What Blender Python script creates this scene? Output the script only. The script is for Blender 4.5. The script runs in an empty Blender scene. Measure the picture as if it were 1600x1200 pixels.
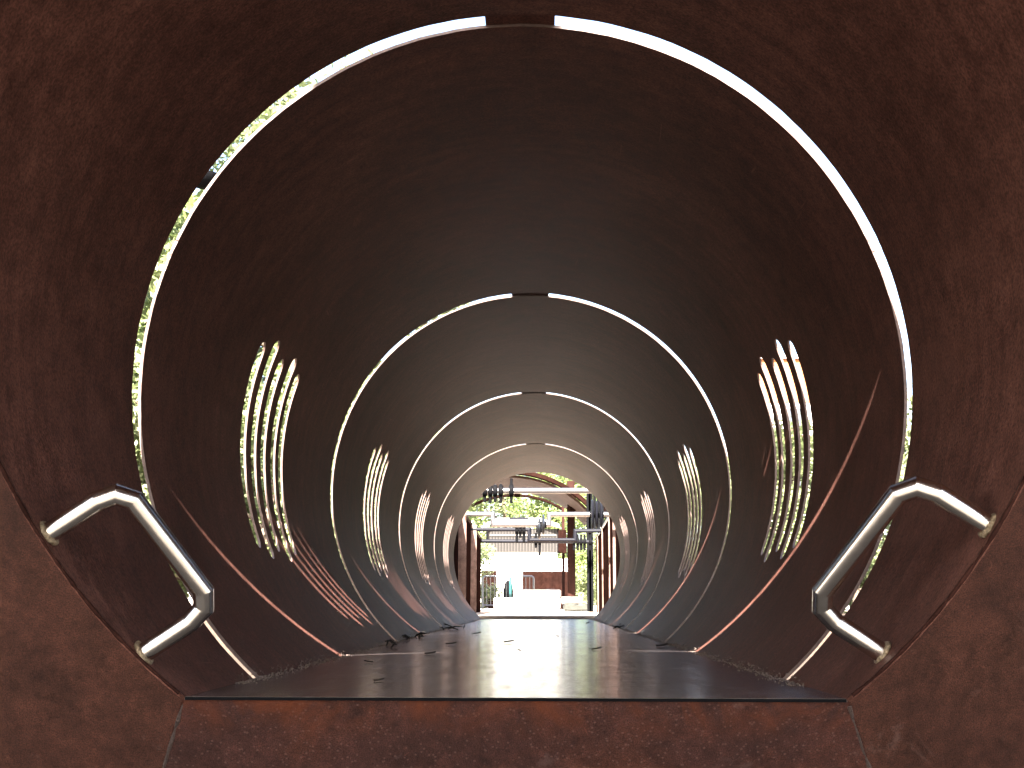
import bpy, bmesh, math, random
from mathutils import Vector, Matrix
random.seed(7)
sc = bpy.context.scene
C = sc.collection
S = 1.1                      # pipe inner radius in metres
H0 = 0.7523                  # pipe axis above the walking floor, in radii
R_ = math.radians

# ------------------------------------------------------------------ camera
FPX, PITCH, YAW, ROLL = 1986.35, 0.1708, -0.0232, 0.0018
CAM = Vector((0.0556 * S, 0.0, (-0.5668 + H0) * S))
cp, sp, cy, sy = math.cos(PITCH), math.sin(PITCH), math.cos(YAW), math.sin(YAW)
FW = Vector((sy * cp, cy * cp, sp)); RT = Vector((cy, -sy, 0)); UP = RT.cross(FW)
RT, UP = (RT * math.cos(ROLL) + UP * math.sin(ROLL)), (-RT * math.sin(ROLL) + UP * math.cos(ROLL))
cd = bpy.data.cameras.new('camera'); cam = bpy.data.objects.new('camera', cd); C.objects.link(cam)
cd.sensor_width = 36; cd.lens = 36 * FPX / 1600; cd.clip_start = 0.02; cd.clip_end = 2000
m3 = Matrix((RT, UP, -FW)).transposed()
cam.matrix_world = Matrix.Translation(CAM) @ m3.to_4x4()
sc.camera = cam

# ------------------------------------------------------------------ light
sc.view_settings.view_transform = 'Standard'; sc.view_settings.look = 'None'
sc.view_settings.gamma = 1; sc.view_settings.exposure = 4.05
SUN_D = Vector((0.17, 1.095, -1.0)).normalized()
elev = math.asin(-SUN_D.z); azim = math.atan2(-SUN_D.x, -SUN_D.y)
w = bpy.data.worlds.new('World'); sc.world = w; w.use_nodes = True
nt = w.node_tree
sky = nt.nodes.new('ShaderNodeTexSky'); sky.sky_type = 'NISHITA'; sky.sun_disc = False
sky.sun_elevation = elev; sky.sun_rotation = azim % (2 * math.pi)
sky.dust_density = 3.5
bg = nt.nodes['Background']; bg.inputs['Strength'].default_value = 0.06
nt.links.new(sky.outputs[0], bg.inputs['Color'])
sl = bpy.data.lights.new('sun', 'SUN'); sl.energy = 5.0; sl.angle = R_(0.5); sl.color = (1.0, 0.93, 0.85)
so = bpy.data.objects.new('sun', sl); C.objects.link(so)
so.rotation_euler = SUN_D.to_track_quat('-Z', 'Y').to_euler(); so.location = (0, -20, 30)
sc.cycles.use_denoising = True
sc.cycles.max_bounces = 12; sc.cycles.diffuse_bounces = 8; sc.cycles.glossy_bounces = 6

# ------------------------------------------------------------------ materials
def newmat(name):
    m = bpy.data.materials.new(name); m.use_nodes = True
    return m, m.node_tree, m.node_tree.nodes['Principled BSDF']
def ramp(nt, src, stops):
    r = nt.nodes.new('ShaderNodeValToRGB'); e = r.color_ramp.elements
    while len(e) < len(stops): e.new(0.5)
    for i, (p, c) in enumerate(stops):
        e[i].position = p; e[i].color = (*c, 1)
    nt.links.new(src, r.inputs[0]); return r
def noise(nt, scale, detail=4, rough=0.55, vec=None, dist=0.0):
    n = nt.nodes.new('ShaderNodeTexNoise'); n.inputs['Scale'].default_value = scale
    n.inputs['Detail'].default_value = detail; n.inputs['Roughness'].default_value = rough
    n.inputs['Distortion'].default_value = dist
    if vec is not None: nt.links.new(vec, n.inputs['Vector'])
    return n
def coord(nt, scale=None):
    g = nt.nodes.new('ShaderNodeNewGeometry')
    if scale is None: return g.outputs['Position']
    mp = nt.nodes.new('ShaderNodeMapping'); mp.inputs['Scale'].default_value = scale
    nt.links.new(g.outputs['Position'], mp.inputs['Vector']); return mp.outputs[0]
def mix(nt, mode, fac, a, b):
    n = nt.nodes.new('ShaderNodeMix'); n.data_type = 'RGBA'; n.blend_type = mode
    for s, v in ((n.inputs[0], fac), (n.inputs[6], a), (n.inputs[7], b)):
        if hasattr(v, 'links'): nt.links.new(v, s)
        elif isinstance(v, (int, float)): s.default_value = v
        else: s.default_value = (*v, 1)
    return n.outputs[2]
def bump(nt, b, src, strength, dist=0.002):
    n = nt.nodes.new('ShaderNodeBump'); n.inputs['Strength'].default_value = strength
    n.inputs['Distance'].default_value = dist
    nt.links.new(src, n.inputs['Height']); nt.links.new(n.outputs[0], b.inputs['Normal'])
def rust(name, dark, mid, light, rlo=0.38, rhi=0.62, scale=1.0, spec=0.5, speck=0.25, metal=0.0, patch=None, fleck=0.0, streak=(11, 11, 0.9), stk=0.22):
    m, nt, b = newmat(name); P = coord(nt)
    big = noise(nt, 1.3 * scale, 6, 0.62, P, 0.4)
    med = noise(nt, 14 * scale, 6, 0.65, P)
    fine = noise(nt, 130 * scale, 3, 0.7, P)
    c1 = ramp(nt, big.outputs[0], [(0.32, dark), (0.52, mid), (0.72, light)])
    c2 = ramp(nt, med.outputs[0], [(0.3, (0.62, 0.58, 0.56)), (0.7, (1.25, 1.2, 1.15))])
    run = noise(nt, 1.0, 6, 0.7, coord(nt, streak), 0.15)
    c3 = ramp(nt, fine.outputs[0], [(0.32, (1 - speck,) * 3), (0.7, (1 + 1.3 * speck,) * 3)])
    col = mix(nt, 'MULTIPLY', 1.0, c1.outputs[0], c2.outputs[0])
    col = mix(nt, 'MULTIPLY', 1.0, col, c3.outputs[0])
    rs = ramp(nt, run.outputs[0], [(0.36, (1 - stk,) * 3), (0.64, (1 + stk,) * 3)])
    col = mix(nt, 'MULTIPLY', 1.0, col, rs.outputs[0])
    sc_ = noise(nt, 1.0, 3, 0.6, coord(nt, (55, 2.2, 38)), 0.8)           # thin pale scuffs
    sf = ramp(nt, sc_.outputs[0], [(0.70, (0, 0, 0)), (0.76, (0.35,) * 3)])
    col = mix(nt, 'MIX', sf.outputs[0], col, tuple(x * 2.2 for x in light))
    if patch:                                   # washed, scaly patches
        pn = noise(nt, 5.0, 8, 0.75, P, 0.6)
        pf = ramp(nt, pn.outputs[0], [(0.60, (0, 0, 0)), (0.66, (1, 1, 1))])
        col = mix(nt, 'MIX', mix(nt, 'MULTIPLY', 1.0, pf.outputs[0], (0.55,) * 3), col, patch)
    if fleck:
        v = nt.nodes.new('ShaderNodeTexVoronoi'); v.inputs['Scale'].default_value = 75
        nt.links.new(P, v.inputs['Vector'])
        vf = ramp(nt, v.outputs['Distance'], [(0.14, (fleck,) * 3), (0.26, (0, 0, 0))])
        col = mix(nt, 'MIX', vf.outputs[0], col, (0.082, 0.045, 0.037))
    if name == 'rusty_riser_steel':             # fresh orange rust bleeding down from the floor lip
        sp = nt.nodes.new('ShaderNodeSeparateXYZ'); nt.links.new(P, sp.inputs[0])
        zz = nt.nodes.new('ShaderNodeMapRange'); zz.inputs[1].default_value = -0.10; zz.inputs[2].default_value = -0.01
        nt.links.new(sp.outputs[2], zz.inputs[0])
        on = noise(nt, 7, 6, 0.7, coord(nt, (1, 1, 0.5)), 0.5)
        of = ramp(nt, on.outputs[0], [(0.45, (0, 0, 0)), (0.66, (0.75,) * 3)])
        col = mix(nt, 'MIX', mix(nt, 'MULTIPLY', 1.0, of.outputs[0], zz.outputs[0]), col, (0.085, 0.021, 0.0065))
    nt.links.new(col, b.inputs['Base Color'])
    rr = nt.nodes.new('ShaderNodeMapRange'); rr.inputs[3].default_value = rlo; rr.inputs[4].default_value = rhi
    nt.links.new(med.outputs[0], rr.inputs[0]); nt.links.new(rr.outputs[0], b.inputs['Roughness'])
    b.inputs['Specular IOR Level'].default_value = spec; b.inputs['Metallic'].default_value = metal
    bump(nt, b, fine.outputs[0], 0.35, 0.003)
    return m
def plain(name, col, rough=0.5, metal=0.0, var=0.15, scale=8, spec=0.5, bmp=0.0):
    m, nt, b = newmat(name); P = coord(nt)
    n = noise(nt, scale, 5, 0.6, P)
    c = ramp(nt, n.outputs[0], [(0.3, tuple(x * (1 - var) for x in col)), (0.7, tuple(min(1, x * (1 + var)) for x in col))])
    nt.links.new(c.outputs[0], b.inputs['Base Color'])
    b.inputs['Roughness'].default_value = rough; b.inputs['Metallic'].default_value = metal
    b.inputs['Specular IOR Level'].default_value = spec
    if bmp: bump(nt, b, n.outputs[0], bmp, 0.01)
    return m
def stripes(name, a, bcol, axis, freq, rough=0.6):
    m, nt, b = newmat(name); P = coord(nt)
    wv = nt.nodes.new('ShaderNodeTexWave'); wv.wave_type = 'BANDS'; wv.bands_direction = axis
    wv.inputs['Scale'].default_value = freq; wv.inputs['Distortion'].default_value = 0.15
    nt.links.new(P, wv.inputs['Vector'])
    c = ramp(nt, wv.outputs[0], [(0.25, bcol), (0.5, a)])
    nt.links.new(c.outputs[0], b.inputs['Base Color']); b.inputs['Roughness'].default_value = rough; b.inputs['Specular IOR Level'].default_value = 0.05
    return m
def leafmat(name, a, bcol):
    m, nt, b = newmat(name)
    oi = noise(nt, 2.5, 3, 0.6, coord(nt))
    fine = noise(nt, 23, 2, 0.6, coord(nt))
    c = ramp(nt, oi.outputs[0], [(0.3, a), (0.7, bcol)])
    c2 = ramp(nt, fine.outputs[0], [(0.3, (0.6, 0.65, 0.6)), (0.7, (1.3, 1.25, 1.2))])
    col = mix(nt, 'MULTIPLY', 1.0, c.outputs[0], c2.outputs[0])
    nt.links.new(col, b.inputs['Base Color']); b.inputs['Roughness'].default_value = 0.45
    tr = nt.nodes.new('ShaderNodeBsdfTranslucent'); nt.links.new(col, tr.inputs['Color'])
    mx = nt.nodes.new('ShaderNodeMixShader'); mx.inputs[0].default_value = 0.4
    nt.links.new(b.outputs[0], mx.inputs[1]); nt.links.new(tr.outputs[0], mx.inputs[2])
    nt.links.new(mx.outputs[0], nt.nodes['Material Output'].inputs['Surface'])
    return m

M = {}
M['pipe'] = rust('weathered_steel', (0.055, 0.0245, 0.0195), (0.078, 0.0355, 0.0285), (0.104, 0.048, 0.038), 0.46, 0.60, 1.0, 0.05, 0.45, streak=(1.1, 26, 1.1), stk=0.14)
M['cut'] = plain('cut_steel_edge', (0.080, 0.052, 0.043), 0.5, 0.0, 0.3, 60, 0.3)
M['front'] = rust('rusty_front_steel', (0.029, 0.0108, 0.0072), (0.0375, 0.0142, 0.0092), (0.046, 0.0178, 0.0116), 0.6, 0.85, 2.6, 0.2, 0.55, patch=(0.075, 0.041, 0.032))
M['riser'] = rust('rusty_riser_steel', (0.021, 0.0085, 0.0068), (0.032, 0.0125, 0.0100), (0.046, 0.0158, 0.0096), 0.6, 0.85, 2.6, 0.2, 0.5, patch=(0.056, 0.031, 0.027), fleck=0.5)
M['corten'] = rust('corten_steel', (0.015, 0.0062, 0.005), (0.021, 0.0088, 0.007), (0.028, 0.012, 0.0095), 0.6, 0.8, 1.0, 0.04, 0.2)
M['corten_dark'] = rust('dark_corten_steel', (0.007, 0.0035, 0.003), (0.011, 0.005, 0.004), (0.015, 0.007, 0.0055), 0.7, 0.9, 1.0, 0.0, 0.2)
M['rib'] = rust('sunlit_rib_steel', (0.10, 0.066, 0.055), (0.13, 0.087, 0.074), (0.155, 0.105, 0.09), 0.6, 0.8, 1.0, 0.04, 0.15)  # pale tone puts sunlight on the rib faces into their colour
M['roof_steel'] = rust('canopy_roof_steel', (0.045, 0.027, 0.022), (0.06, 0.037, 0.03), (0.075, 0.047, 0.04), 0.6, 0.8, 1.0, 0.04, 0.15)
M['dark_stone'] = plain('dark_stone', (0.03, 0.03, 0.025), 0.9, 0, 0.2, 10, 0.3, 0.2)
M['weld'] = plain('weld_metal', (0.22, 0.17, 0.11), 0.5, 0.6, 0.5, 120, 0.5, 0.6)
M['seam'] = plain('grinded_weld', (0.032, 0.019, 0.015), 0.7, 0.0, 0.45, 160, 0.4, 0.6)
M['black'] = plain('black_metal', (0.003, 0.003, 0.0035), 0.7, 0.0, 0.3, 20, 0.03)
M['galv'] = plain('galvanised_steel', (0.16, 0.163, 0.172), 0.35, 1.0, 0.1, 30)
M['pale_pipe'] = plain('brushed_pipe', (0.17, 0.16, 0.16), 0.33, 0.8, 0.08, 20)
M['grey_pipe'] = plain('grey_pipe', (0.0065, 0.0065, 0.009), 0.5, 0.0, 0.1, 20, 0.08)
M['concrete'] = plain('concrete', (0.11, 0.10, 0.09), 0.85, 0, 0.15, 6, 0.3, 0.2)
M['pale'] = plain('pale_stone', (0.62, 0.59, 0.55), 0.85, 0, 0.1, 5, 0.3, 0.2)
M['render'] = plain('pale_render', (0.70, 0.68, 0.64), 0.9, 0, 0.06, 3, 0.3)
M['orange'] = plain('orange_render', (0.22, 0.085, 0.03), 0.8, 0, 0.1, 3, 0.3)
M['brick'] = plain('red_brick', (0.07, 0.03, 0.02), 0.85, 0, 0.25, 30, 0.3)
M['window'] = plain('dark_window', (0.03, 0.035, 0.045), 0.12, 0, 0.1, 3)
M['low_bounce_front'] = plain('low_bounce_paving', (0.07, 0.063, 0.055), 0.9, 0, 0.25, 40, 0.2, 0.2)
M['path'] = plain('paving', (0.36, 0.275, 0.205), 0.85, 0, 0.12, 5, 0.2)
M['low_bounce_side'] = plain('low_bounce_ground', (0.05, 0.036, 0.027), 0.95, 0, 0.45, 30, 0.1, 0.5)
M['teal'] = plain('teal_paint', (0.012, 0.09, 0.09), 0.45, 0, 0.1, 12)
M['slats'] = stripes('grey_planks', (0.034, 0.031, 0.029), (0.014, 0.013, 0.012), 'X', 2.4)
M['roofm'] = plain('pale_roof_metal', (0.55, 0.53, 0.52), 0.45, 0.2, 0.1, 4)
M['bark'] = plain('bark', (0.10, 0.075, 0.055), 0.9, 0, 0.3, 25, 0.2, 0.5)
M['leaf_a'] = leafmat('leaf_green', (0.10, 0.135, 0.045), (0.19, 0.21, 0.11))
M['leaf_b'] = leafmat('leaf_deep', (0.075, 0.115, 0.028), (0.19, 0.23, 0.085))
M['dryleaf'] = plain('dry_leaf', (0.015, 0.010, 0.007), 0.8, 0, 0.3, 60, 0.3)
M['grit'] = plain('grit', (0.10, 0.075, 0.062), 0.9, 0, 0.5, 90, 0.3)
M['twig'] = plain('twig', (0.012, 0.009, 0.007), 0.9, 0, 0.3, 60, 0.2)

def floor_material():
    m, nt, b = newmat('worn_floor_steel')
    P = coord(nt); st = coord(nt, (1.0, 7.0, 1.0)); st2 = coord(nt, (6.0, 0.7, 1.0))
    a = noise(nt, 2.2, 6, 0.65, P, 0.5); f = noise(nt, 60, 4, 0.7, P); s = noise(nt, 5, 5, 0.65, st)
    s2 = noise(nt, 3, 5, 0.65, st2)
    c = ramp(nt, a.outputs[0], [(0.3, (0.068, 0.054, 0.053)), (0.55, (0.105, 0.086, 0.084)), (0.75, (0.145, 0.118, 0.115))])
    col = mix(nt, 'MULTIPLY', 1.0, c.outputs[0], ramp(nt, f.outputs[0], [(0.3, (0.7,) * 3), (0.7, (1.3,) * 3)]).outputs[0])
    col = mix(nt, 'MULTIPLY', 1.0, col, ramp(nt, s.outputs[0], [(0.3, (0.7,) * 3), (0.7, (1.2,) * 3)]).outputs[0])
    nt.links.new(col, b.inputs['Base Color'])
    b.inputs['Metallic'].default_value = 0.5
    mm = nt.nodes.new('ShaderNodeMath'); mm.operation = 'ADD'
    nt.links.new(s.outputs[0], mm.inputs[0]); nt.links.new(s2.outputs[0], mm.inputs[1])
    rr = nt.nodes.new('ShaderNodeMapRange'); rr.inputs[1].default_value = 0.6; rr.inputs[2].default_value = 1.4
    rr.inputs[3].default_value = 0.13; rr.inputs[4].default_value = 0.27
    nt.links.new(mm.outputs[0], rr.inputs[0]); nt.links.new(rr.outputs[0], b.inputs['Roughness'])
    return m
M['floor'] = floor_material()
def handle_material():
    m, nt, b = newmat('brushed_stainless')
    n = noise(nt, 40, 4, 0.6, coord(nt))
    c = ramp(nt, n.outputs[0], [(0.3, (0.64, 0.59, 0.53)), (0.7, (0.78, 0.73, 0.66))])
    nt.links.new(c.outputs[0], b.inputs['Base Color']); b.inputs['Metallic'].default_value = 1.0
    b.inputs['Roughness'].default_value = 0.22
    return m
M['steel'] = handle_material()
def ground_material():
    m, nt, b = newmat('pale_ground'); P = coord(nt)
    a = noise(nt, 0.25, 6, 0.6, P); f = noise(nt, 12, 5, 0.7, P)
    c = ramp(nt, a.outputs[0], [(0.3, (0.36, 0.32, 0.27)), (0.6, (0.50, 0.46, 0.40))])
    col = mix(nt, 'MULTIPLY', 1.0, c.outputs[0], ramp(nt, f.outputs[0], [(0.3, (0.8,) * 3), (0.7, (1.15,) * 3)]).outputs[0])
    nt.links.new(col, b.inputs['Base Color']); b.inputs['Roughness'].default_value = 0.95
    return m
M['ground'] = ground_material()

# ------------------------------------------------------------------ helpers
def W(x, y, z):              # radii, axis-centred  ->  metres
    return Vector((x * S, y * S, (z + H0) * S))
def at(u, v, Y):             # photo pixel seen at distance Y metres along the tunnel
    d = FW * FPX + RT * (u - 800) - UP * (v - 600)
    return CAM + d * (Y / d.y)
def link(name, bm, mat, parent=None, smooth=False):
    me = bpy.data.meshes.new(name); bm.to_mesh(me); bm.free()
    me.materials.append(M[mat] if isinstance(mat, str) else mat)
    if mat == 'pipe': me.materials.append(M['cut'])
    if smooth:
        for p in me.polygons: p.use_smooth = True
    o = bpy.data.objects.new(name, me); C.objects.link(o)
    if parent is not None: o.parent = parent; o.matrix_parent_inverse = parent.matrix_world.inverted() if parent.matrix_world != Matrix() else Matrix()
    return o
def tag(o, label, cat, group=None):
    o['label'] = label; o['category'] = cat
    if group: o['group'] = group
    return o
def thing(name, label, cat, loc=(0, 0, 0), group=None):
    o = bpy.data.objects.new(name, None); C.objects.link(o); o.location = loc; o.empty_display_size = 0.2
    bpy.context.view_layer.update()
    return tag(o, label, cat, group)
def struct(name, bm, mat):
    o = link(name, bm, mat); o['kind'] = 'structure'; return o
def add_box(bm, c, s, rot=None, bev=0.0):
    r = bmesh.ops.create_cube(bm, size=1)
    vs = r['verts']
    T = Matrix.Translation(Vector(c)) @ (rot.to_4x4() if rot else Matrix()) @ Matrix.Diagonal((*s, 1))
    bmesh.ops.transform(bm, matrix=T, verts=vs)
    if bev:
        es = list({e for v in vs for e in v.link_edges})
        bmesh.ops.bevel(bm, geom=es, offset=bev, segments=2, affect='EDGES')
def add_tube(bm, pts, r, n=16, cap=True, smooth=True):
    pts = [Vector(p) for p in pts]; rs = r if isinstance(r, (list, tuple)) else [r] * len(pts)
    d0 = (pts[1] - pts[0]).normalized()
    a = d0.orthogonal().normalized(); rings = []
    for i, p in enumerate(pts):
        if i == 0: t = d0; k = 1.0
        elif i == len(pts) - 1: t = (pts[-1] - pts[-2]).normalized(); k = 1.0
        else:
            d1 = (pts[i] - pts[i - 1]).normalized(); d2 = (pts[i + 1] - pts[i]).normalized()
            t = (d1 + d2).normalized(); k = 1.0 / max(0.4, t.dot(d1))
        if i > 0:
            dprev = (pts[i] - pts[i - 1]).normalized()
            a = (a - dprev * a.dot(dprev)).normalized(); b = dprev.cross(a)
        else:
            b = d0.cross(a)
        ring = []
        for j in range(n):
            q = 2 * math.pi * j / n
            off = (a * math.cos(q) + b * math.sin(q)) * rs[i]
            if 0 < i < len(pts) - 1:
                dp = (pts[i] - pts[i - 1]).normalized()
                # slide along the incoming segment onto the mitre plane
                off = off - dp * (off.dot(t) / dp.dot(t))
            ring.append(bm.verts.new(p + off))
        rings.append(ring)
    for i in range(len(rings) - 1):
        for j in range(n):
            f = bm.faces.new((rings[i][j], rings[i][(j + 1) % n], rings[i + 1][(j + 1) % n], rings[i + 1][j])); f.smooth = smooth
        if 0 < i:
            for j in range(n):
                e = bm.edges.get((rings[i][j], rings[i][(j + 1) % n]))
                if e: e.smooth = False
    if cap:
        for f in (bm.faces.new(rings[0][::-1]), bm.faces.new(rings[-1])):
            for e in f.edges: e.smooth = False
def add_cyl(bm, a, b, r, r2=None, n=16):
    add_tube(bm, [a, b], [r, r if r2 is None else r2], n)
def NB(): return bmesh.new()

# ------------------------------------------------------------------ setting
def ground_z(x, y):
    t = min(1, max(0, (y - 16.0) / 1.0)); base = -0.45 + 0.42 * t
    far = max(0, y - 62) * 0.035
    side = max(0, abs(x) - 14) * 0.02
    return base + far + side
bm = NB()
xs = [-900, -300, -120, -60, -40, -30, -22, -16, -12, -8, -5, -3, -1.5, 0, 1.5, 3, 5, 8, 12, 16, 22, 30, 40, 60, 120, 300, 900]
ys = [-900, -300, -100, -50, -30, -20, -12, -6, -2, 0, 2, 4, 6, 9, 12, 15, 16, 16.5, 17, 18, 20, 23, 27, 32, 38, 45, 52, 60, 70, 85, 110, 150, 300, 900]
gv = [[bm.verts.new((x, y, ground_z(x, min(y, 120)))) for x in xs] for y in ys]
for i in range(len(ys) - 1):
    for j in range(len(xs) - 1):
        bm.faces.new((gv[i][j], gv[i][j + 1], gv[i + 1][j + 1], gv[i + 1][j]))
struct('ground', bm, 'ground')
bm = NB()
add_box(bm, (0, 22.9, 0.0), (2.9, 11.4, 0.06))
struct('path', bm, 'path')
for sg in (-1, 1):                           # dark strips added along both flanks of the tunnel to cut ground bounce
    bm = NB(); gx = [1.5, 3, 5, 8, 12, 16, 24, 34]; gy = [3.2, 5, 8, 11, 14, 16, 16.5, 17, 18, 20, 24, 28, 34, 40]
    g = [[bm.verts.new((sg * (x if y < 16.2 or x > 2 else 2.0), y, ground_z(x, y) + 0.012)) for x in gx] for y in gy]
    for i in range(len(gy) - 1):
        for j in range(len(gx) - 1):
            bm.faces.new((g[i][j], g[i][j + 1], g[i + 1][j + 1], g[i + 1][j]))
    bmesh.ops.recalc_face_normals(bm, faces=bm.faces)
    struct('low_bounce_bed', bm, 'low_bounce_side')
bm = NB()
add_box(bm, (0, -42.0, -0.445), (160, 90.0, 0.03))
struct('low_bounce_paving', bm, 'low_bounce_front')  # unseen dark ground added before the mouth to weaken bounced light

# ------------------------------------------------------------------ the pipe tunnel
RINGS = [3.2485, 6.374, 9.4635, 12.584]
YEND = 15.41
SW = 0.073                   # ring gap width (radii)
T = 0.0080                   # plate thickness (radii)
tun = thing('pipe_tunnel', 'long round rust-brown steel pipe tunnel with ring gaps, side slots and a flat plate floor', 'tunnel', (0, 2.6 * S, 0))
SLW = 0.084; CAPR = SLW / 2
SLOTS = [(-0.36, 20.8, -22.2), (-0.195, 23.2, -24.2), (-0.035, 20.8, -22.2), (0.145, 23.2, -24.2), (0.29, 20.8, -22.2)]
def mids(k): return 4.81 + 3.11 * k
caps = set()
for hi, lo in ((20.8, -22.2), (23.2, -24.2)):
    for q in (0, 20, 40, 55, 70, 80, 90):
        da = math.degrees(CAPR * math.sin(R_(q)))
        sh = math.degrees(CAPR)
        for a in (hi - sh + da, lo + sh - da):
            caps.add(round(a, 4)); caps.add(round(180 - a, 4))
TH = set(caps)
for i in range(-90, 270, 2):
    if all(abs(i - c) > 0.35 for c in caps): TH.add(float(i))
TH = sorted(TH)
def half_open(th, hi, lo):
    a = th if th <= 90 else 180 - th
    sh = math.degrees(CAPR)
    if a >= hi - 1e-3 or a <= lo + 1e-3: return 0.0
    if a > hi - sh: s = R_(a - (hi - sh))
    elif a < lo + sh: s = R_((lo + sh) - a)
    else: return CAPR
    return math.sqrt(max(0.0, CAPR ** 2 - s ** 2)) if s < CAPR - 1e-6 else 0.0
def front_cut(th):
    z = math.sin(R_(th))
    y = 2.60 - 0.6 * (z + 0.752)
    if z > -0.25: y -= 1.7 * (z + 0.25)  # upper pipe run out as an added hood, keeping sun off the mouth
    if z < -0.745: y += 0.02
    return y
def pipe_section(rows, slots, front=False):
    """rows: list of y values (radii) ; slots: {row index: (yc, hi, lo)} ; returns a bmesh with both skins and all rims"""
    bm = NB(); inner = {}; outer = {}; rj = random.Random(int(rows[-1] * 1000))
    def V(i, y):
        i %= len(TH); k = (i, round(y, 5))
        if k not in inner:
            a = R_(TH[i]); c, s = math.cos(a), math.sin(a)
            if y in (rows[0], rows[-1]) and not front or y == rows[-1]:   # hand-cut edges wander a little
                if y < YEND: y += 0.0016 * math.sin(7 * a + 9 * y) + rj.uniform(-0.0014, 0.0014)
            inner[k] = bm.verts.new(W(c, y, s)); outer[k] = bm.verts.new(W(c * (1 + T), y, s * (1 + T)))
        return k
    faces = []
    n = len(TH)
    def quad(i, ya0, ya1, yb0, yb1):
        ks = [V(i, ya0), V(i, ya1), V(i + 1, yb1), V(i + 1, yb0)]
        u = []
        for k in ks:
            if k not in u: u.append(k)
        if len(u) > 2: faces.append(u)
    for i in range(n):
        ta, tb = TH[i], TH[(i + 1) % n]
        for r in range(len(rows) - 1):
            y0, y1 = rows[r], rows[r + 1]
            if r in slots:
                yc, hi, lo = slots[r]
                oa, ob = half_open(ta, hi, lo), half_open(tb, hi, lo)
                for sgn, yl in ((-1, y0), (1, y1)):
                    ya, yb = yc + sgn * oa, yc + sgn * ob
                    if abs(ya - yl) < 1e-4 and abs(yb - yl) < 1e-4: continue
                    if sgn < 0: quad(i, yl, ya, yl, yb)
                    else: quad(i, ya, yl, yb, yl)
            else:
                a0, b0 = y0, y0
                if front:
                    f = r / (len(rows) - 1); f2 = (r + 1) / (len(rows) - 1)
                    ca, cb = front_cut(ta), front_cut(tb); ye = rows[-1]
                    quad(i, ca + (ye - ca) * f, ca + (ye - ca) * f2, cb + (ye - cb) * f, cb + (ye - cb) * f2)
                else:
                    quad(i, y0, y1, y0, y1)
    cnt = {}
    for f in faces:
        for a, b in zip(f, f[1:] + f[:1]):
            cnt.setdefault(frozenset((a, b)), []).append((a, b))
    for f in faces:
        bm.faces.new([inner[k] for k in f]).smooth = True
        bm.faces.new([outer[k] for k in f[::-1]]).smooth = True
    for e, l in cnt.items():
        if len(l) == 1:
            a, b = l[0]
            ef = bm.faces.new((inner[b], inner[a], outer[a], outer[b])); ef.smooth = False; ef.material_index = 1 if inner[a].co.y > 3.0 * S else 0
            for d in (inner, outer):
                ed = bm.edges.get((d[a], d[b]))
                if ed: ed.smooth = False
    bmesh.ops.recalc_face_normals(bm, faces=bm.faces)
    return bm
edges = [None] + RINGS + [YEND]
for k in range(5):
    if k == 0:
        bm = pipe_section([0, 0.25, 0.5, 0.75, RINGS[0] - SW / 2], {}, True)
    else:
        y0 = RINGS[k - 1] + SW / 2; y1 = (RINGS[k] - SW / 2) if k < 4 else YEND
        rows = [y0]; sl_ = {}
        for dy, hi, lo in SLOTS:
            yc = mids(k - 1) + dy
            rows.append(yc - CAPR); sl_[len(rows) - 1] = (yc, hi, lo); rows.append(yc + CAPR)
        rows.append(y1)
        bm = pipe_section(rows, sl_)
    link('pipe_section', bm, 'pipe', tun)
for y in RINGS:                                    # solid bridges that tie the sections together
    for a0, a1 in ((84.6, 95.4), (-125, -55)):
        bm = NB(); n = 12; q = []
        for i in range(n + 1):
            a = R_(a0 + (a1 - a0) * i / n); c, s = math.cos(a), math.sin(a)
            q.append([bm.verts.new(W(c * r, yy, s * r)) for r, yy in ((1 + T, y - SW * 0.8), (1 + T, y + SW * 0.8), (1 + 2.2 * T, y + SW * 0.8), (1 + 2.2 * T, y - SW * 0.8))])
        for i in range(n):
            for j in range(4):
                bm.faces.new((q[i][j], q[i][(j + 1) % 4], q[i + 1][(j + 1) % 4], q[i + 1][j]))
        bm.faces.new(q[0]); bm.faces.new(q[-1][::-1])
        bmesh.ops.recalc_face_normals(bm, faces=bm.faces)
        link('bridge_bar', bm, 'pipe', tun)
# floor plate (slightly skewed front edge, as the photo's)
HX = math.sqrt(1 - H0 ** 2) + 0.004
bm = NB()
fl = [(-HX, 2.604), (HX, 2.604), (HX, YEND + 0.02), (-HX, YEND + 0.02)]
top = [bm.verts.new(W(x, y, -H0)) for x, y in fl]; bot = [bm.verts.new(W(x, y, -H0 - 0.0055)) for x, y in fl]
bm.faces.new(top); bm.faces.new(bot[::-1])
for i in range(4): bm.faces.new((top[i], bot[i], bot[(i + 1) % 4], top[(i + 1) % 4]))
bmesh.ops.recalc_face_normals(bm, faces=bm.faces)
bmesh.ops.bevel(bm, geom=[e for e in bm.edges if abs(e.verts[0].co.y - e.verts[1].co.y) < 0.1 and e.verts[0].co.z > -0.001 and e.verts[1].co.z > -0.001 and e.verts[0].co.y < 4], offset=0.0015, segments=2, affect='EDGES')
link('floor_plate', bm, 'floor', tun)
bm = NB(); add_box(bm, W(0, 2.6005, -H0 - 0.0034), (2 * 0.658 * S, 0.006 * S, 0.0058 * S)); link('floor_lip', bm, 'black', tun)
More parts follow.
